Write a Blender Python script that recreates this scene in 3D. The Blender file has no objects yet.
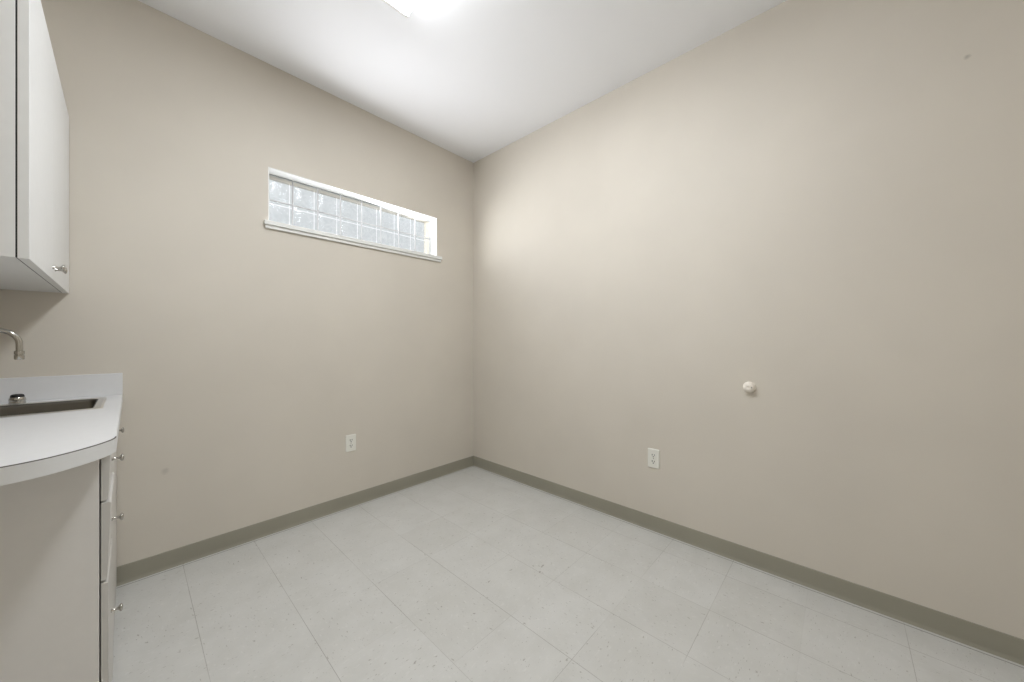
import bpy, bmesh, math, random
from mathutils import Vector, Matrix

# ------------------------------------------------------------------ camera, sky, sun, exposure
C = bpy.context.scene.collection
S = bpy.context.scene
S.view_settings.view_transform = 'Standard'
S.view_settings.look = 'None'
S.view_settings.exposure = 0.10
S.view_settings.gamma = 1.0
S.view_settings.use_curve_mapping = False

cam_d = bpy.data.cameras.new('camera')
cam = bpy.data.objects.new('camera', cam_d)
C.objects.link(cam)
cam_d.sensor_width = 36.0
cam_d.lens = 354.3 / 1024 * 36.0
cam_d.clip_start = 0.02
cam.location = (-2.195, -2.5325, 1.168)
cam.rotation_euler = (math.pi / 2, 0, math.atan2(-0.7328, 0.6804))
S.camera = cam

W = bpy.data.worlds.new('sky'); S.world = W
W.use_nodes = True
bg = W.node_tree.nodes['Background']
bg.inputs['Color'].default_value = (0.97, 0.98, 1.0, 1)
bg.inputs['Strength'].default_value = 1.14

sun_d = bpy.data.lights.new('sun', 'SUN')
sun_d.energy = 4.0
sun_d.angle = math.radians(34)
sun_d.color = (1.0, 1.0, 1.0)
sun = bpy.data.objects.new('sun', sun_d); C.objects.link(sun)
sun.location = (-6, 3, 2)
sun.rotation_euler = Vector((1.0, -0.42, 0.13)).to_track_quat('-Z', 'Y').to_euler()

# daylight as the two rows of prismatic glass blocks send it on: bright, and thrown upwards
for z, energy, length, spread, throw in ((1.975, 4.4, 1.17, 180, (0, -1, 0.15)), (2.135, 4.7, 1.10, 125, (0.20, -1, 0.40))):
    day_d = bpy.data.lights.new('window_daylight', 'AREA')
    day_d.shape = 'RECTANGLE'; day_d.size = length; day_d.size_y = 0.125
    day_d.energy = energy; day_d.spread = math.radians(spread)
    day_d.color = (0.97, 0.99, 1.05)
    day = bpy.data.objects.new('window_daylight', day_d); C.objects.link(day)
    day.location = (-1.02, 0.052, z)
    day.rotation_euler = Vector(throw).to_track_quat('-Z', 'Y').to_euler()

LAMP, LAMP_SIDE = 24.3, 4.0          # strength of the ceiling fixture's lens: flat bottom, prismatic sides

# ------------------------------------------------------------------ helpers
def obj(name, bm, mat, parent=None, smooth=False, bevel=0, seg=2):
    me = bpy.data.meshes.new(name)
    bmesh.ops.recalc_face_normals(bm, faces=bm.faces[:])
    bm.to_mesh(me); bm.free()
    for m in (mat if isinstance(mat, (list, tuple)) else [mat]):
        me.materials.append(m)
    o = bpy.data.objects.new(name, me); C.objects.link(o)
    if smooth:
        for p in me.polygons: p.use_smooth = True
        if smooth != 'all':
            me.set_sharp_from_angle(angle=math.radians(smooth if smooth is not True else 40))
    if bevel:
        md = o.modifiers.new('bevel', 'BEVEL')
        md.width = bevel; md.segments = seg; md.limit_method = 'ANGLE'
        md.angle_limit = math.radians(40)
    if parent is not None: put(o, parent)
    return o

def put(o, parent):
    """parent o, keeping the coordinates its mesh was written in (world)"""
    o.parent = parent
    base = Vector((0, 0, 0)); p = parent
    while p is not None:
        base += p.location; p = p.parent
    o.location = o.location - base

def empty(name, loc):
    o = bpy.data.objects.new(name, None); C.objects.link(o)
    o.location = loc; o.empty_display_size = 0.1
    return o

def tag(o, label=None, cat=None, group=None, kind=None):
    if label: o['label'] = label
    if cat: o['category'] = cat
    if group: o['group'] = group
    if kind: o['kind'] = kind
    return o

def box(bm, x0, x1, y0, y1, z0, z1):
    vs = [bm.verts.new((x, y, z)) for z in (z0, z1) for y in (y0, y1) for x in (x0, x1)]
    for f in ((0, 1, 3, 2), (4, 6, 7, 5), (0, 4, 5, 1), (2, 3, 7, 6), (0, 2, 6, 4), (1, 5, 7, 3)):
        bm.faces.new([vs[i] for i in f])
    return vs

def boxobj(name, b, mat, parent=None, bevel=0, seg=2):
    bm = bmesh.new(); box(bm, *b)
    return obj(name, bm, mat, parent, bevel=bevel, seg=seg)

def lathe(bm, prof, origin, axis, n=24):
    """prof: (radius, distance along axis)"""
    axis = Vector(axis).normalized()
    u = axis.orthogonal().normalized(); v = axis.cross(u)
    rings = []
    for r, t in prof:
        c = Vector(origin) + axis * t
        if r < 1e-6: rings.append([bm.verts.new(c)])
        else: rings.append([bm.verts.new(c + (u * math.cos(a) + v * math.sin(a)) * r)
                            for a in [2 * math.pi * i / n for i in range(n)]])
    for a, b in zip(rings, rings[1:]):
        for i in range(n):
            j = (i + 1) % n
            if len(a) == 1 and len(b) == 1: continue
            if len(a) == 1: bm.faces.new((a[0], b[i], b[j]))
            elif len(b) == 1: bm.faces.new((a[i], b[0], a[j]))
            else: bm.faces.new((a[i], b[i], b[j], a[j]))
    for ring in (rings[0], rings[-1]):
        if len(ring) > 1: bm.faces.new(ring)

def tube(bm, pts, r, n=16):
    pts = [Vector(p) for p in pts]
    rings = []; u = None
    for i, p in enumerate(pts):
        t = (pts[min(i + 1, len(pts) - 1)] - pts[max(i - 1, 0)]).normalized()
        if u is None: u = t.orthogonal().normalized()
        u = (u - t * u.dot(t)).normalized(); v = t.cross(u)
        rings.append([bm.verts.new(p + (u * math.cos(a) + v * math.sin(a)) * r)
                      for a in [2 * math.pi * k / n for k in range(n)]])
    for a, b in zip(rings, rings[1:]):
        for k in range(n):
            bm.faces.new((a[k], b[k], b[(k + 1) % n], a[(k + 1) % n]))
    bm.faces.new(rings[0]); bm.faces.new(rings[-1])

def loop_ring(x0, x1, y0, y1, r, n=6):
    """rounded rectangle outline, counter-clockwise"""
    out = []
    for cx, cy, a0 in ((x1 - r, y1 - r, 0), (x0 + r, y1 - r, 90), (x0 + r, y0 + r, 180), (x1 - r, y0 + r, 270)):
        for k in range(n + 1):
            a = math.radians(a0 + 90 * k / n)
            out.append((cx + r * math.cos(a), cy + r * math.sin(a)))
    return out

def skin_loops(bm, loops):
    """loops: list of (xy-list, z); bridge them in order, return vert rings"""
    rings = [[bm.verts.new((x, y, z)) for x, y in L] for L, z in loops]
    for a, b in zip(rings, rings[1:]):
        n = len(a)
        for i in range(n):
            bm.faces.new((a[i], a[(i + 1) % n], b[(i + 1) % n], b[i]))
    return rings

# ------------------------------------------------------------------ materials
def mat(name, col, rough=0.5, metal=0.0, spec=0.5):
    m = bpy.data.materials.new(name); m.use_nodes = True
    b = m.node_tree.nodes['Principled BSDF']
    b.inputs['Base Color'].default_value = (*col, 1)
    b.inputs['Roughness'].default_value = rough
    b.inputs['Metallic'].default_value = metal
    b.inputs['Specular IOR Level'].default_value = spec
    return m

class N:
    """small node builder"""
    def __init__(s, m): s.t = m.node_tree; s.b = s.t.nodes.get('Principled BSDF')
    def n(s, typ, **kw):
        o = s.t.nodes.new(typ)
        for k, v in kw.items(): setattr(o, k, v)
        return o
    def l(s, a, b): s.t.links.new(a, b)
    def math(s, op, a, b=None, c=None):
        o = s.n('ShaderNodeMath', operation=op)
        for i, v in enumerate((a, b, c)):
            if v is None: continue
            if isinstance(v, (int, float)): o.inputs[i].default_value = v
            else: s.l(v, o.inputs[i])
        return o.outputs[0]
    def mix(s, f, a, b):
        o = s.n('ShaderNodeMix', data_type='RGBA')
        if isinstance(f, (int, float)): o.inputs[0].default_value = f
        else: s.l(f, o.inputs[0])
        for i, v in ((6, a), (7, b)):
            if isinstance(v, tuple): o.inputs[i].default_value = (*v, 1)
            else: s.l(v, o.inputs[i])
        return o.outputs[2]
    def noise(s, vec, scale, detail=2, rough=0.5):
        o = s.n('ShaderNodeTexNoise'); o.inputs['Scale'].default_value = scale
        o.inputs['Detail'].default_value = detail; o.inputs['Roughness'].default_value = rough
        if vec is not None: s.l(vec, o.inputs['Vector'])
        return o
    def ramp(s, fac, a, b):
        o = s.n('ShaderNodeMapRange'); o.clamp = True
        s.l(fac, o.inputs[0]); o.inputs[1].default_value = a; o.inputs[2].default_value = b
        return o.outputs[0]
    def obj(s): return s.n('ShaderNodeTexCoord').outputs['Object']
    def bump(s, h, strength, dist=0.001):
        o = s.n('ShaderNodeBump'); o.inputs['Strength'].default_value = strength
        o.inputs['Distance'].default_value = dist
        s.l(h, o.inputs['Height']); s.l(o.outputs[0], s.b.inputs['Normal'])

def paint(name, col, spots=(), rough=0.55, amp=0.03):
    """rolled wall paint: faint mottling, orange-peel bump, a few scuffs at given places"""
    m = mat(name, col, rough, spec=0.3); k = N(m); v = k.obj()
    big = k.noise(v, 1.7, 3).outputs[0]
    c = k.mix(k.ramp(big, 0.3, 0.7), tuple(x * (1 - amp) for x in col), tuple(min(1, x * (1 + amp)) for x in col))
    for (sx, sy, sz, r, dark) in spots:
        d = k.n('ShaderNodeVectorMath', operation='DISTANCE')
        wob = k.n('ShaderNodeVectorMath', operation='MULTIPLY_ADD')
        nz = k.noise(v, 60, 2)
        k.l(nz.outputs['Color'], wob.inputs[0]); wob.inputs[1].default_value = (r * .8,) * 3; k.l(v, wob.inputs[2])
        k.l(wob.outputs[0], d.inputs[0]); d.inputs[1].default_value = (sx + r * .4, sy + r * .4, sz + r * .4)
        f = k.math('MULTIPLY', k.ramp(d.outputs['Value'], r, r * 0.25), dark)
        c = k.mix(f, c, (col[0] * .35, col[1] * .35, col[2] * .33))
    k.l(c, k.b.inputs['Base Color'])
    k.bump(k.noise(v, 240, 2).outputs[0], 0.12)
    return m

WALLC = (0.685, 0.635, 0.555)
m_wall_back = paint('beige_wall_paint_back', WALLC, [(-2.075, 0, 0.503, 0.020, .24)])
m_wall_right = paint('beige_wall_paint_right', WALLC, [(0, -2.889, 2.263, 0.011, .45)])
m_wall = paint('beige_wall_paint', WALLC)
m_ceil = paint('white_ceiling_paint', (0.91, 0.915, 0.93), rough=0.8, amp=0.01)
m_white = paint('white_trim_paint', (0.83, 0.83, 0.80), rough=0.4, amp=0.01)
m_base = paint('olive_grey_vinyl', (0.335, 0.318, 0.255), rough=0.45, amp=0.06)

def laminate(name, col, rough=0.42):
    m = mat(name, col, rough); k = N(m); v = k.obj()
    f = k.ramp(k.noise(v, 35, 3).outputs[0], .35, .65)
    k.l(k.mix(f, tuple(x * .985 for x in col), col), k.b.inputs['Base Color'])
    k.bump(k.noise(v, 500, 1).outputs[0], 0.05)
    return m
m_lam = laminate('white_laminate', (0.76, 0.76, 0.745))
m_greige = laminate('greige_laminate', (0.80, 0.775, 0.74))
m_front = laminate('greige_front_laminate', (0.62, 0.60, 0.565))
m_top = laminate('white_worktop_laminate', (0.755, 0.755, 0.755), 0.38)
m_edge = laminate('white_edge_band', (0.72, 0.72, 0.71))
m_seam = mat('dark_laminate_seam', (0.12, 0.11, 0.10), 0.7)
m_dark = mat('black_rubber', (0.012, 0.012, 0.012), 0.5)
m_slot = mat('dark_slot', (0.03, 0.028, 0.025), 0.8)
m_ivory = mat('ivory_plastic', (0.86, 0.85, 0.78), 0.35)
m_bumper = mat('cream_rubber', (0.90, 0.84, 0.75), 0.55)
m_chrome = mat('satin_nickel', (0.50, 0.485, 0.45), 0.13, 1.0)
m_screw = mat('ivory_screw', (0.40, 0.38, 0.34), 0.35, 0.3)

def steel(name, rough, axis_scale, col=(0.72, 0.70, 0.66)):
    m = mat(name, col, rough, 1.0); k = N(m); v = k.obj()
    mp = k.n('ShaderNodeMapping'); mp.inputs['Scale'].default_value = axis_scale; k.l(v, mp.inputs[0])
    n = k.noise(mp.outputs[0], 1.0, 3).outputs[0]
    r = k.n('ShaderNodeMapRange'); k.l(n, r.inputs[0]); r.inputs[3].default_value = rough - .06; r.inputs[4].default_value = rough + .1
    k.l(r.outputs[0], k.b.inputs['Roughness'])
    k.bump(n, 0.08, 0.0004)
    return m
m_steel = steel('brushed_steel', 0.30, (900, 30, 30))
m_bowl = steel('shaded_steel_bowl', 0.34, (30, 30, 900), (0.15, 0.14, 0.12))  # darker than the rim: the bowl's dark reflections are put into this colour

def lens_mat(name, strength):
    m = mat(name, (0.9, 0.9, 0.9), 0.4); k = N(m)
    k.b.inputs['Emission Color'].default_value = (0.96, 1.0, 1.05, 1)
    k.b.inputs['Emission Strength'].default_value = strength
    return m
m_lens = lens_mat('lit_lamp_lens', LAMP)
m_lens_side = lens_mat('lit_prismatic_lens_side', LAMP_SIDE)

def block_mat():
    """patterned glass block: part clear, part diffusing, with a shallow moulded ripple"""
    m = bpy.data.materials.new('patterned_glass_block'); m.use_nodes = True
    k = N(m); t = k.t; t.nodes.remove(k.b); out = t.nodes['Material Output']
    v = k.obj()
    n = k.noise(v, 26, 3, .6); n.inputs['Distortion'].default_value = 1.6
    f = k.ramp(n.outputs[0], .40, .62)
    tl = k.n('ShaderNodeBsdfTranslucent'); tl.inputs[0].default_value = (.80, .84, .86, 1)
    tr = k.n('ShaderNodeBsdfTransparent')
    k.l(k.mix(f, (.74, .76, .765), (.80, .815, .815)), tr.inputs[0])
    gl = k.n('ShaderNodeBsdfGlossy'); gl.inputs['Roughness'].default_value = .12
    bp = k.n('ShaderNodeBump'); bp.inputs['Strength'].default_value = .5; bp.inputs['Distance'].default_value = .004
    k.l(n.outputs[0], bp.inputs['Height']); k.l(bp.outputs[0], gl.inputs['Normal'])
    a = k.n('ShaderNodeMixShader'); a.inputs[0].default_value = .004
    k.l(tr.outputs[0], a.inputs[1]); k.l(tl.outputs[0], a.inputs[2])
    b = k.n('ShaderNodeMixShader'); b.inputs[0].default_value = .025
    k.l(a.outputs[0], b.inputs[1]); k.l(gl.outputs[0], b.inputs[2])
    k.l(b.outputs[0], out.inputs['Surface'])
    return m
m_block = block_mat()

P = 0.3048
def floor_mat():
    """12 inch vinyl composition tile: thin seams, streaky dark and light chips, tiles laid turn about"""
    m = mat('speckled_vinyl_tile', (.6, .6, .58), 0.33, spec=.4); k = N(m); v = k.obj()
    sx = k.n('ShaderNodeSeparateXYZ'); k.l(v, sx.inputs[0]); X, Y = sx.outputs[0], sx.outputs[1]
    gx = k.math('DIVIDE', k.math('ADD', X, 1.094), P); gy = k.math('DIVIDE', k.math('ADD', Y, 2.114), P)
    ix, iy = k.math('FLOOR', gx), k.math('FLOOR', gy)
    fx, fy = k.math('SUBTRACT', gx, ix), k.math('SUBTRACT', gy, iy)
    dx = k.math('MINIMUM', fx, k.math('SUBTRACT', 1.0, fx)); dy = k.math('MINIMUM', fy, k.math('SUBTRACT', 1.0, fy))
    w = 0.0032
    lx = k.math('LESS_THAN', dx, w); ly = k.math('LESS_THAN', dy, w * .85)
    vis = k.ramp(k.noise(v, 2.3, 2).outputs[0], .36, .56)
    vis2 = k.ramp(k.noise(v, 3.1, 2).outputs[0], .42, .60)
    seam = k.math('MAXIMUM', k.math('MULTIPLY', lx, k.math('MULTIPLY_ADD', vis, .7, .3)), k.math('MULTIPLY', k.math('MULTIPLY', ly, k.ramp(X, -1.75, -1.15)), k.math('MULTIPLY_ADD', vis2, .75, .12)))
    # cut edge of the floor 17 mm out from the back and right walls
    ex = k.math('LESS_THAN', k.math('ABSOLUTE', k.math('ADD', X, .024)), .0026)
    ey = k.math('LESS_THAN', k.math('ABSOLUTE', k.math('ADD', Y, .024)), .0026)
    edge = k.math('MAXIMUM', k.math('MULTIPLY', ex, .7), k.math('MULTIPLY', ey, .8))
    # per tile tone and grain direction
    cid = k.n('ShaderNodeCombineXYZ'); k.l(ix, cid.inputs[0]); k.l(iy, cid.inputs[1])
    wn = k.n('ShaderNodeTexWhiteNoise', noise_dimensions='2D'); k.l(cid.outputs[0], wn.inputs['Vector'])
    par = k.math('ABSOLUTE', k.math('MODULO', k.math('ADD', ix, iy), 2.0))
    def chips(scale, stretch, lo, hi, seed):
        res = []
        for s in ((scale, scale * stretch, 1), (scale * stretch, scale, 1)):
            mp = k.n('ShaderNodeMapping'); mp.inputs['Scale'].default_value = s
            mp.inputs['Rotation'].default_value = (0, 0, .35); mp.inputs['Location'].default_value = (seed, seed * 2, 0)
            k.l(v, mp.inputs[0])
            res.append(k.ramp(k.noise(mp.outputs[0], 1.0, 2, .55).outputs[0], lo, hi))
        mx = k.n('ShaderNodeMix', data_type='FLOAT'); k.l(par, mx.inputs[0]); k.l(res[0], mx.inputs[2]); k.l(res[1], mx.inputs[3])
        return mx.outputs[0]
    d1 = chips(40, 2.6, .665, .72, 3.1)
    d2 = chips(80, 2.2, .685, .745, 9.7)
    lt = chips(38, 2.0, .60, .72, 17.3)
    mot = k.ramp(k.noise(v, 7, 4, .6).outputs[0], .3, .7)
    c = k.mix(mot, (.59, .585, .555), (.655, .65, .625))
    c = k.mix(k.math('MULTIPLY', wn.outputs['Value'], .30), c, (.55, .54, .50))
    c = k.mix(k.math('MULTIPLY', lt, .35), c, (.74, .73, .71))
    c = k.mix(k.math('MULTIPLY', d1, .62), c, (.27, .25, .21))
    c = k.mix(k.math('MULTIPLY', d2, .70), c, (.20, .18, .15))
    c = k.mix(k.math('MULTIPLY', seam, .62), c, (.22, .20, .17))
    # a few scuffs and chips with a shape of their own
    wb = k.n('ShaderNodeVectorMath', operation='MULTIPLY_ADD'); k.l(k.noise(v, 130, 2).outputs['Color'], wb.inputs[0])
    wb.inputs[1].default_value = (.012, .012, 0); k.l(v, wb.inputs[2])
    for px, py, lx_, ly_, ang in ((-.740, -1.397, .016, .0045, .2), (-.786, -1.417, .008, .004, .3), (-1.192, -1.381, .007, .004, -.5),
                                  (-1.492, -1.398, .009, .0035, .4), (-1.010, -1.280, .010, .003, .1)):
        mp = k.n('ShaderNodeMapping'); mp.vector_type = 'TEXTURE'; k.l(wb.outputs[0], mp.inputs[0])
        mp.inputs['Location'].default_value = (px + .006, py + .006, 0); mp.inputs['Rotation'].default_value = (0, 0, ang)
        mp.inputs['Scale'].default_value = (lx_, ly_, 1)
        ln = k.n('ShaderNodeVectorMath', operation='LENGTH'); k.l(mp.outputs[0], ln.inputs[0])
        c = k.mix(k.math('MULTIPLY', k.ramp(ln.outputs['Value'], 1.1, .7), .62), c, (.24, .22, .18))
    c = k.mix(edge, c, (.13, .12, .10))
    k.l(c, k.b.inputs['Base Color'])
    rr = k.n('ShaderNodeMapRange'); k.l(mot, rr.inputs[0]); rr.inputs[3].default_value = .28; rr.inputs[4].default_value = .42
    k.l(rr.outputs[0], k.b.inputs['Roughness'])
    return m
m_floor = floor_mat()

# ------------------------------------------------------------------ room shell
XL, YN, H = -2.76, -3.45, 2.842        # left wall, near wall (behind the camera), ceiling
T = 0.14
WX0, WX1, WZ0, WZ1, WD = -1.630, -0.409, 1.872, 2.221, 0.085     # window opening and depth of its recess
def struct(o): o['kind'] = 'structure'; return o
struct(boxobj('floor', (XL - T, T, YN - T, T + .06, -.1, 0), m_floor))
struct(boxobj('ceiling', (XL - T, T, YN - T, T + .06, H, H + .1), m_ceil))
struct(boxobj('wall_right', (0, T, YN - T, T + .06, 0, H), m_wall_right))
struct(boxobj('wall_left', (XL - T, XL, YN - T, T + .06, 0, H), m_wall))
struct(boxobj('wall_near', (XL, 0, YN - T, YN, 0, H), m_wall))
bm = bmesh.new()
D = .20
xs = [XL, WX0, WX1, 0]; zs = [0, WZ0, WZ1, H]
vf = {}
for j, y in enumerate((0, D)):
    for a, x in enumerate(xs):
        for b, z in enumerate(zs): vf[a, b, j] = bm.verts.new((x, y, z))
for a in range(3):
    for b in range(3):
        if (a, b) == (1, 1): continue
        bm.faces.new([vf[a, b, 0], vf[a + 1, b, 0], vf[a + 1, b + 1, 0], vf[a, b + 1, 0]])
        bm.faces.new([vf[a, b, 1], vf[a, b + 1, 1], vf[a + 1, b + 1, 1], vf[a + 1, b, 1]])
for (a, b), (c, d) in (((1, 1), (2, 1)), ((2, 1), (2, 2)), ((2, 2), (1, 2)), ((1, 2), (1, 1))):
    bm.faces.new([vf[a, b, 0], vf[c, d, 0], vf[c, d, 1], vf[a, b, 1]])
for (a, b), (c, d) in [((i, 0), (i + 1, 0)) for i in range(3)] + [((3, i), (3, i + 1)) for i in range(3)] + \
        [((i + 1, 3), (i, 3)) for i in (2, 1, 0)] + [((0, i + 1), (0, i)) for i in (2, 1, 0)]:
    bm.faces.new([vf[a, b, 0], vf[a, b, 1], vf[c, d, 1], vf[c, d, 0]])
struct(obj('wall_back', bm, m_wall_back))

# cove base: a vinyl strip with a small toe, swept along the two seen walls
def cove(name, along, a0, a1):
    prof = [(0, 0), (.0085, 0), (.0075, .003), (.005, .008), (.0035, .015), (.0030, .086), (.0018, .089), (0, .090)]
    bm = bmesh.new(); rings = []
    for a in (a0, a1):
        rings.append([bm.verts.new((a, -d, z) if along == 'x' else (-d, a, z)) for d, z in prof])
    n = len(prof)
    for i in range(n):
        bm.faces.new((rings[0][i], rings[0][(i + 1) % n], rings[1][(i + 1) % n], rings[1][i]))
    bm.faces.new(rings[0]); bm.faces.new(rings[1])
    return struct(obj(name, bm, m_base))
cove('baseboard_back', 'x', -2.30, 0)
cove('baseboard_right', 'y', YN, 0)

# ------------------------------------------------------------------ window of glass blocks
win = struct(empty('window_1', ((WX0 + WX1) / 2, WD, WZ0)))
lin = bmesh.new()
t = .006
box(lin, WX0, WX0 + t, .001, WD + .003, WZ0, WZ1); box(lin, WX1 - t, WX1, .001, WD + .003, WZ0, WZ1)
box(lin, WX0 + t, WX1 - t, .001, WD + .003, WZ1 - t, WZ1); box(lin, WX0 + t, WX1 - t, .001, WD + .003, WZ0, WZ0 + t)
obj('reveal_lining', lin, m_white, win)
gx0, gx1, gz0, gz1 = WX0 + t, WX1 - t, WZ0 + .022, WZ1 - t
nc, nr, jt = 8, 2, .007
bw, bh = (gx1 - gx0) / nc, (gz1 - gz0) / nr
mort = bmesh.new(); blk = bmesh.new()
for b in ((WX0 + .0005, gx0 + .003, WZ0 + .0005, WZ1 - .0005), (gx1 - .003, WX1 - .0005, WZ0 + .0005, WZ1 - .0005),
          (gx0 + .003, gx1 - .003, WZ0 + .0005, gz0), (gx0 + .003, gx1 - .003, gz1 - .003, WZ1 - .0005)):
    box(mort, b[0], b[1], WD + .0075, WD + .020, b[2], b[3])
for i in range(nc + 1):
    if i in (0, nc): continue
    x = gx0 + i * bw; a, b = x - jt / 2, x + jt / 2
    box(mort, a, b, WD + .004, WD + .014, gz0, gz1)
for r in range(1, nr):
    z = gz0 + r * bh; c0, c1 = z - jt / 2, z + jt / 2
    for i in range(nc):
        box(mort, gx0 + i * bw + jt / 2, gx0 + (i + 1) * bw - jt / 2, WD + .004, WD + .014, c0, c1)
for r in range(nr):
    for i in range(nc):
        x0, x1 = gx0 + i * bw + (jt / 2 if i else 0), gx0 + (i + 1) * bw - (jt / 2 if i < nc - 1 else 0)
        z0, z1 = gz0 + r * bh + (jt / 2 if r else 0), gz0 + (r + 1) * bh - (jt / 2 if r < nr - 1 else 0)
        # pillowed faces, front and back
        for yf, s in ((WD, 1), (WD + .086, -1)):
            g = 6; grid = []
            for a in range(g + 1):
                row = []
                for b in range(g + 1):
                    u, w_ = a / g * 2 - 1, b / g * 2 - 1
                    e = max(abs(u), abs(w_)) ** 6
                    row.append(blk.verts.new((x0 + (x1 - x0) * a / g, yf + s * .007 * e, z0 + (z1 - z0) * b / g)))
                grid.append(row)
            for a in range(g):
                for b in range(g):
                    blk.faces.new((grid[a][b], grid[a + 1][b], grid[a + 1][b + 1], grid[a][b + 1]))
def mortar_mat():
    m = bpy.data.materials.new('white_block_joint'); m.use_nodes = True
    k = N(m); k.b.inputs['Base Color'].default_value = (.62, .62, .63, 1)
    k.b.inputs['Roughness'].default_value = .7
    tl = k.n('ShaderNodeBsdfTranslucent'); tl.inputs[0].default_value = (.9, .92, .93, 1)
    a = k.n('ShaderNodeMixShader'); a.inputs[0].default_value = .01
    k.l(k.b.outputs[0], a.inputs[1]); k.l(tl.outputs[0], a.inputs[2])
    k.l(a.outputs[0], k.t.nodes['Material Output'].inputs['Surface'])
    return m
obj('block_joints', mort, mortar_mat(), win)
obj('glass_blocks', blk, m_block, win, smooth='all')
sl = bmesh.new()
box(sl, WX0 + t, WX1 - t, -.002, WD + .02, WZ0 + t, WZ0 + .020)
box(sl, WX0 - .022, WX1 + .036, -.024, -.0005, WZ0 - .006, WZ0 + .020)
box(sl, WX0 - .016, WX1 + .030, -.014, -.0005, WZ0 - .026, WZ0 - .006)
obj('window_sill', sl, m_white, win, bevel=.002)

# ------------------------------------------------------------------ ceiling light
LX0, LX1, LY0, LY1, LZ = -1.560, -1.254, -2.172, -0.956, 2.764
lt = empty('ceiling_light', ((LX0 + LX1) / 2, (LY0 + LY1) / 2, H))
tag(lt, 'lit white wraparound light fixture on the ceiling, its corner at the top edge', 'ceiling light')
boxobj('housing', (LX0 + .03, LX1 - .03, LY0 + .012, LY1 - .012, H - .022, H - .0005), m_white, lt)
bm = bmesh.new()
pr = [(LX0 + .004, H - .006), (LX0 + .004, LZ + .022), (LX0 + .010, LZ + .010), (LX0 + .022, LZ + .003), (LX0 + .04, LZ + .001),
      (LX1 - .04, LZ + .001), (LX1 - .022, LZ + .003), (LX1 - .010, LZ + .010), (LX1 - .004, LZ + .022), (LX1 - .004, H - .006)]
ra, rb = ([bm.verts.new((x, y, z)) for x, z in pr] for y in (LY0 + .014, LY1 - .014))
for i in range(len(pr) - 1): bm.faces.new((ra[i], ra[i + 1], rb[i + 1], rb[i]))
for fc_ in bm.faces: fc_.material_index = 1 if abs(fc_.calc_center_median().x - (LX0 + LX1) / 2) > .147 else 0
obj('lens', bm, [m_lens, m_lens_side], lt, smooth=35)
for y0, y1 in ((LY0, LY0 + .014), (LY1 - .014, LY1)):
    bm = bmesh.new()
    pe = [(LX0, H - .0005), (LX0, LZ + .018), (LX0 + .008, LZ + .006), (LX0 + .024, LZ), (LX1 - .024, LZ), (LX1 - .008, LZ + .006), (LX1, LZ + .018), (LX1, H - .0005)]
    ra, rb = ([bm.verts.new((x, y, z)) for x, z in pe] for y in (y0, y1))
    n = len(pe)
    for i in range(n): bm.faces.new((ra[i], ra[(i + 1) % n], rb[(i + 1) % n], rb[i]))
    bm.faces.new(ra); bm.faces.new(rb)
    obj('end_cap', bm, m_white, lt)

# ------------------------------------------------------------------ knobs
def knob(origin, axis, parent, proj=.027, r=.0115):
    bm = bmesh.new()
    lathe(bm, [(.0062, 0), (.0062, .0015), (.0042, .004), (.0036, proj * .50), (.0044, proj * .60), (r * .72, proj * .70),
               (r, proj * .80), (r, proj * .88), (r * .8, proj * .96), (r * .4, proj), (0, proj + .0005)], origin, axis, 20)
    return obj('knob', bm, m_chrome, parent, smooth='all')

# ------------------------------------------------------------------ base cabinets
YC = -0.985                                 # near end of the run
XF = -2.2555                                # carcass front
def front(name, y0, y1, z0, z1, xt, xb, parent, mt=m_front):
    """drawer or door front: back flat at XF, face leaning from xb (bottom) to xt (top)"""
    bm = bmesh.new()
    prof = [(XF + .003, z0), (xb - .004, z0), (xb, z0 + .004), (xt, z1 - .004), (xt - .004, z1), (XF + .003, z1)]
    rs = [[bm.verts.new((x, y, z)) for x, z in prof] for y in (y0, y1)]
    n = len(prof)
    for i in range(n): bm.faces.new((rs[0][i], rs[0][(i + 1) % n], rs[1][(i + 1) % n], rs[1][i]))
    bm.faces.new(rs[0]); bm.faces.new(rs[1])
    return obj(name, bm, mt, parent, bevel=.0012)

def carcass(y0, y1, parent):
    bm = bmesh.new(); th = .017; zt = .8755
    box(bm, XL + .002, XF, y0, y0 + th, 0, zt)            # near end panel
    box(bm, XL + .002, XF, y1 - th, y1, 0, zt)            # far end panel
    box(bm, XL + .002, XF - .002, y0 + th, y1 - th, 0, .03)
    box(bm, XL + .002, XL + .010, y0 + th, y1 - th, .03, zt)
    box(bm, XF - .07, XF - .002, y0 + th, y1 - th, zt - th, zt)
    return obj('carcass', bm, m_greige, parent, bevel=.0008, seg=1)

YS = -0.645
cab = empty('base_cabinet', (-2.5, (YC + YS) / 2, 0))
tag(cab, 'greige base cabinet with plain end panel and a stack of three drawers, nearest the camera', 'cabinet', 'base cabinets under the worktop')
carcass(YC, YS - .001, cab)
for (z0, z1, xt, xb, kz) in ((.710, .866, -2.2325, -2.2385, .790), (.481, .704, -2.2325, -2.2400, .598), (.020, .475, -2.2385, -2.2365, .304)):
    d = front('drawer', YC + .001, YS - .003, z0, z1, xt, xb, cab)
    xk = xb + (xt - xb) * (kz - z0) / (z1 - z0)
    knob((xk - .0005, -.820, kz), (1, 0, 0), d)
cab2 = empty('base_cabinet', (-2.5, YS / 2, 0))
tag(cab2, 'base cabinet between the drawer unit and the back wall, only its upper knob in view', 'cabinet', 'base cabinets under the worktop')
carcass(YS + .001, -.010, cab2)
d = front('drawer', YS + .003, -.012, .710, .866, -2.2385, -2.2395, cab2)
knob((-2.2395, -.300, .790), (1, 0, 0), d)
front('door', YS + .003, -.3285, .020, .704, -2.2395, -2.2395, cab2)
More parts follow.
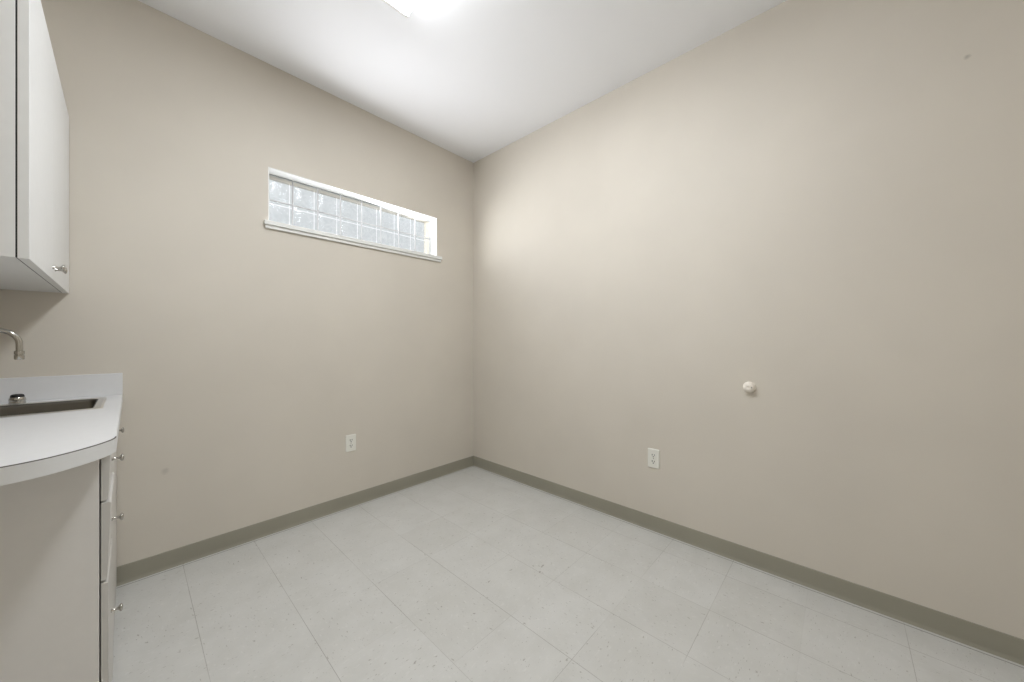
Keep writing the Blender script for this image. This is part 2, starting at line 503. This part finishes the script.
front('door', -.3255, -.012, .020, .704, -2.2395, -2.2395, cab2)

# ------------------------------------------------------------------ worktop with sink cut-out
ZT, TH, XE = .914, .038, -2.2205
wt = empty('worktop', (-2.5, -.6, ZT))
tag(wt, 'white laminate worktop with a bowed near end and raised splash against the back wall', 'worktop')
curve = [(XE, -1.115), (-2.2225, -1.135), (-2.231, -1.160), (-2.247, -1.189), (-2.265, -1.214), (-2.284, -1.236), (-2.315, -1.264),
         (-2.345, -1.281), (-2.374, -1.2905), (-2.42, -1.300), (-2.48, -1.307), (-2.56, -1.311), (-2.65, -1.312), (XL + .001, -1.312)]
def smooth_curve(pts, n=5):
    out = []
    for i in range(len(pts) - 1):
        p0, p1, p2, p3 = pts[max(i - 1, 0)], pts[i], pts[i + 1], pts[min(i + 2, len(pts) - 1)]
        for k in range(n):
            s = k / n
            out.append(tuple(.5 * (2 * b + (c - a) * s + (2 * a - 5 * b + 4 * c - d_) * s * s + (3 * b - a - 3 * c + d_) * s ** 3)
                             for a, b, c, d_ in zip(p0, p1, p2, p3)))
    return out + [pts[-1]]
curve = smooth_curve(curve)
bt = .0025                                          # thickness of the edge band
def offs(pts, d):
    out = []
    for i, p in enumerate(pts):
        a, b = pts[max(i - 1, 0)], pts[min(i + 1, len(pts) - 1)]
        tx, ty = b[0] - a[0], b[1] - a[1]; L = math.hypot(tx, ty)
        out.append((p[0] + ty / L * d, p[1] - tx / L * d))
    return out
SX0, SX1, SY0, SY1 = -2.645, -2.266, -.498, -.127    # sink rim
edge_line = [(XE, -.001)] + curve
inner = [(XE - bt, -.001)] + [(x, y) for x, y in offs(curve, bt)]
bm = bmesh.new()
outline = inner + [(XL + .001, -.001)]
hole = loop_ring(SX0 + .012, SX1 - .012, SY0 + .012, SY1 - .012, .02, 4)
es = []
for L in (outline, hole):
    vs = [bm.verts.new((x, y, ZT)) for x, y in L]
    es += [bm.edges.new((vs[i], vs[(i + 1) % len(vs)])) for i in range(len(vs))]
r = bmesh.ops.triangle_fill(bm, use_beauty=True, use_dissolve=False, edges=es)
fs = [g for g in r['geom'] if isinstance(g, bmesh.types.BMFace)]
r = bmesh.ops.extrude_face_region(bm, geom=fs)
for g in r['geom']:
    if isinstance(g, bmesh.types.BMVert): g.co.z = ZT - TH
obj('top', bm, m_top, wt)
def strip(name, za, zb, o_out, o_in, m, parent):
    bm = bmesh.new(); R = []
    for L, z in ((o_in, za), (o_out, za), (o_out, zb), (o_in, zb)):
        R.append([bm.verts.new((x, y, z)) for x, y in L])
    for q in range(4):
        a, b = R[q], R[(q + 1) % 4]
        for i in range(len(a) - 1): bm.faces.new((a[i], a[i + 1], b[i + 1], b[i]))
    for i in (0, -1): bm.faces.new([R[q][i] for q in range(4)])
    return obj(name, bm, m, parent, smooth=40)
band = strip('edge_band', ZT - TH, ZT - .0022, edge_line, inner, m_edge, wt)
strip('edge_seam', ZT - .0022, ZT - .0004, curve, inner[1:], m_seam, band)
strip('edge_strip', ZT - .0022, ZT - .0004, edge_line[:2], inner[:2], m_edge, band)
bm = bmesh.new(); box(bm, XL + .001, XE, -.019, -.001, ZT, 1.015)
obj('backsplash', bm, m_top, wt, bevel=.0015)

# ------------------------------------------------------------------ bar sink
sk = empty('sink', ((SX0 + SX1) / 2, (SY0 + SY1) / 2, ZT))
tag(sk, 'small stainless steel drop-in sink let into the white worktop', 'sink')
BX0, BX1, BY0, BY1 = -2.560, -2.293, -.480, -.150
bm = bmesh.new()
n = 8
R = skin_loops(bm, [
    (loop_ring(SX0, SX1, SY0, SY1, .018, n), ZT + .0003),
    (loop_ring(SX0 + .003, SX1 - .003, SY0 + .003, SY1 - .003, .017, n), ZT + .0040),
    (loop_ring(SX0 + .007, SX1 - .007, SY0 + .007, SY1 - .007, .016, n), ZT + .0042),
    (loop_ring(SX0 + .010, SX1 - .010, SY0 + .010, SY1 - .010, .015, n), ZT + .0026),
    (loop_ring(BX0 - .004, BX1 + .004, BY0 - .004, BY1 + .004, .028, n), ZT + .0022)])
obj('rim', bm, m_steel, sk, smooth=55)
bm = bmesh.new()
R = skin_loops(bm, [
    (loop_ring(BX0 - .004, BX1 + .004, BY0 - .004, BY1 + .004, .028, n), ZT + .0022),
    (loop_ring(BX0, BX1, BY0, BY1, .026, n), ZT - .001),
    (loop_ring(BX0 + .003, BX1 - .003, BY0 + .003, BY1 - .003, .025, n), ZT - .010),
    (loop_ring(BX0 + .006, BX1 - .006, BY0 + .006, BY1 - .006, .028, n), ZT - .120),
    (loop_ring(BX0 + .016, BX1 - .016, BY0 + .016, BY1 - .016, .030, n), ZT - .140),
    (loop_ring(BX0 + .040, BX1 - .040, BY0 + .040, BY1 - .040, .030, n), ZT - .147)])
bm.faces.new(R[-1])
obj('bowl', bm, m_bowl, sk, smooth=55)
bm = bmesh.new()
lathe(bm, [(0, .0005), (.020, .0005), (.026, .002), (.040, .003), (.043, .001), (.043, 0)], ((BX0 + BX1) / 2, (BY0 + BY1) / 2, ZT - .147), (0, 0, 1), 28)
obj('drain', bm, m_chrome, sk, smooth=40)

# faucet on the ledge at the wall side of the sink
fc = empty('faucet', (-2.605, -.31, ZT + .003))
tag(fc, 'curved satin metal gooseneck faucet over the sink', 'faucet')
fy = -.31
bm = bmesh.new()
lathe(bm, [(.024, 0), (.024, .006), (.021, .010), (.015, .020), (.0125, .040), (.011, .050), (0, .050)], (-2.605, fy, ZT + .003), (0, 0, 1), 28)
obj('base', bm, m_chrome, fc, smooth=40)
path = [(-2.605, fy, ZT + .05), (-2.605, fy, 1.06), (-2.605, fy, 1.145), (-2.603, fy, 1.168), (-2.595, fy, 1.188), (-2.580, fy, 1.202), (-2.560, fy, 1.210),
        (-2.536, fy, 1.2115), (-2.515, fy, 1.2075), (-2.497, fy, 1.1995), (-2.483, fy, 1.186), (-2.4755, fy, 1.169), (-2.474, fy, 1.150), (-2.474, fy, 1.128)]
bm = bmesh.new()
tube(bm, smooth_curve(path, 4), .0085, 20)
sp = obj('spout', bm, m_chrome, fc, smooth='all')
bm = bmesh.new()
lathe(bm, [(.0095, 0), (.0122, .001), (.0122, .012), (.0112, .013), (.0112, .016), (.0122, .017), (.0120, .030), (.0105, .033), (.0085, .033), (.0085, .030), (0, .030)],
      (-2.474, fy, 1.132), (0, 0, -1), 24)
obj('aerator', bm, m_chrome, sp, smooth=40)
for yy in (fy - .075, fy + .075):
    bm = bmesh.new()
    lathe(bm, [(.020, 0), (.019, .010), (.012, .018), (.011, .034), (.016, .038), (.016, .050), (.012, .054), (0, .054)], (-2.605, yy, ZT + .003), (0, 0, 1), 20)
    h_ = obj('handle', bm, m_chrome, fc, smooth=40)

# small stopper standing behind the sink
stp = empty('sink_stopper', (-2.507, -.085, ZT))
tag(stp, 'small round metal stopper with black top standing behind the sink', 'stopper')
bm = bmesh.new()
lathe(bm, [(.0205, 0), (.0215, .003), (.0205, .008), (.0205, .011), (.0215, .014), (.0210, .021), (.0180, .027), (0, .027)], (-2.507, -.085, ZT), (0, 0, 1), 28)
obj('body', bm, m_chrome, stp, smooth=40)
bm = bmesh.new()
lathe(bm, [(.0175, .0265), (.0180, .030), (.0160, .036), (.0120, .038), (.010, .0365), (0, .036)], (-2.507, -.085, ZT), (0, 0, 1), 24)
obj('cap', bm, m_dark, stp, smooth=40)

# ------------------------------------------------------------------ wall cabinet
UZ0, UZ1, UY0, UXF, UXD = 1.381, 2.170, -0.990, -2.4035, -2.3815
up = empty('wall_cabinet', (UXD, -.001, UZ0))
tag(up, 'white two-door wall cabinet hanging above the sink in the left corner', 'cabinet')
bm = bmesh.new(); th = .018
box(bm, XL + .001, UXF, UY0, UY0 + th, UZ0, UZ1); box(bm, XL + .001, UXF, -.002 - th, -.002, UZ0, UZ1)
box(bm, XL + .001, UXF, UY0 + th, -.002 - th, UZ0, UZ0 + th); box(bm, XL + .001, UXF, UY0 + th, -.002 - th, UZ1 - th, UZ1)
box(bm, XL + .001, XL + .009, UY0 + th, -.002 - th, UZ0 + th, UZ1 - th)
box(bm, XL + .009, UXF - .02, UY0 + th, -.002 - th, 1.75, 1.768)
obj('carcass', bm, m_lam, up, bevel=.0008, seg=1)
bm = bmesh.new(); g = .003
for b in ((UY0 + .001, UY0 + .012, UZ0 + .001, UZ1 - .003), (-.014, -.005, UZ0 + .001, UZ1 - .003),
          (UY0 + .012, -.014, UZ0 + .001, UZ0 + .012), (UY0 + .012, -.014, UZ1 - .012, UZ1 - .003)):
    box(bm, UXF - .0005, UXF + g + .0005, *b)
obj('door_gap_shade', bm, m_dark, up)  # added black strip, standing in for the shade in the door gap
ym = -.520
for y0, y1, ky in ((UY0, ym - .0012, ym - .030), (ym + .0012, -.004, ym + .030)):
    d = boxobj('door', (UXF + g, UXD, y0, y1, UZ0 - .001, UZ1), m_lam, up, bevel=.0012)
    knob((UXD - .0005, ky, 1.421), (1, 0, 0), d, .028, .0115)
up.rotation_euler.z = .0088                       # hung a touch out of square

# ------------------------------------------------------------------ outlets
def outlet(name, loc, ang, label):
    """built facing -Y about the origin, then turned and placed"""
    o = empty(name, loc)
    o.rotation_euler = (0, 0, ang)
    tag(o, label, 'outlet', 'duplex wall outlets')
    def child(nm, bm, m, par, **kw):
        c = obj(nm, bm, m, None, **kw); c.parent = par; return c
    w, h = .0355, .0585
    bm = bmesh.new()
    A = loop_ring(-w, w, -h, h, .004, 4); B = loop_ring(-w + .004, w - .004, -h + .004, h - .004, .004, 4)
    ra = [bm.verts.new((x, 0, z)) for x, z in A]; rb = [bm.verts.new((x, -.0035, z)) for x, z in A]; rc = [bm.verts.new((x, -.0062, z)) for x, z in B]
    for p, q in ((ra, rb), (rb, rc)):
        for i in range(len(p)): bm.faces.new((p[i], p[(i + 1) % len(p)], q[(i + 1) % len(p)], q[i]))
    bm.faces.new(rc); bm.faces.new(ra)
    pl = child('cover_plate', bm, m_ivory, o)
    for s in (1, -1):
        bm = bmesh.new(); zc = s * .0195
        face = [(x * .0168, zc + z * .0142) for x, z in [(math.cos(a), max(-.86, min(.86, math.sin(a) * 1.15))) for a in [2 * math.pi * i / 28 for i in range(28)]]]
        fa = [bm.verts.new((x, -.0055, z)) for x, z in face]; fb = [bm.verts.new((x, -.0082, z)) for x, z in face]
        for i in range(28): bm.faces.new((fa[i], fa[(i + 1) % 28], fb[(i + 1) % 28], fb[i]))
        bm.faces.new(fb); bm.faces.new(fa)
        rc_ = child('receptacle', bm, m_ivory, o)
        bm = bmesh.new()
        for sx, hh in ((-.0066, .0052), (.0066, .0044)):
            box(bm, sx - .0019, sx + .0019, -.0086, -.0080, zc + .0035 - hh, zc + .0035 + hh)
        lathe(bm, [(.0034, 0), (.0034, .0006)], (0, -.0080, zc - .0078), (0, -1, 0), 12)
        child('slots', bm, m_slot, rc_)
    bm = bmesh.new(); lathe(bm, [(.0036, 0), (.0034, .0010), (.002, .0016), (0, .0017)], (0, -.0060, 0), (0, -1, 0), 14)
    child('screw', bm, m_screw, o)
    return o
outlet('wall_outlet', (-1.139, -.0002, .450), 0, 'ivory duplex outlet low on the back wall below the glass block window')
outlet('wall_outlet', (-.0002, -1.687, .445), -math.pi / 2, 'ivory duplex outlet low on the right wall, below and left of the round bumper')

# ------------------------------------------------------------------ door bumper on the right wall
bp_ = empty('door_bumper', (-.0002, -2.183, .928))
tag(bp_, 'round cream rubber door bumper on the right wall', 'door bumper')
bm = bmesh.new()
lathe(bm, [(.0285, 0), (.0285, .004), (.027, .010), (.0265, .016), (.0245, .022), (.019, .0275), (.011, .030), (.006, .0302), (.0045, .028), (0, .0278)],
      (-.0002, -2.183, .928), (-1, 0, 0), 32)
obj('dome', bm, m_bumper, bp_, smooth='all')
bm = bmesh.new()
lathe(bm, [(.0042, 0), (.0042, .0010), (.003, .0016), (0, .0016)], (-.0284, -2.196, .929), (-1, 0, 0), 14)
obj('screw', bm, m_screw, bp_, smooth=40)
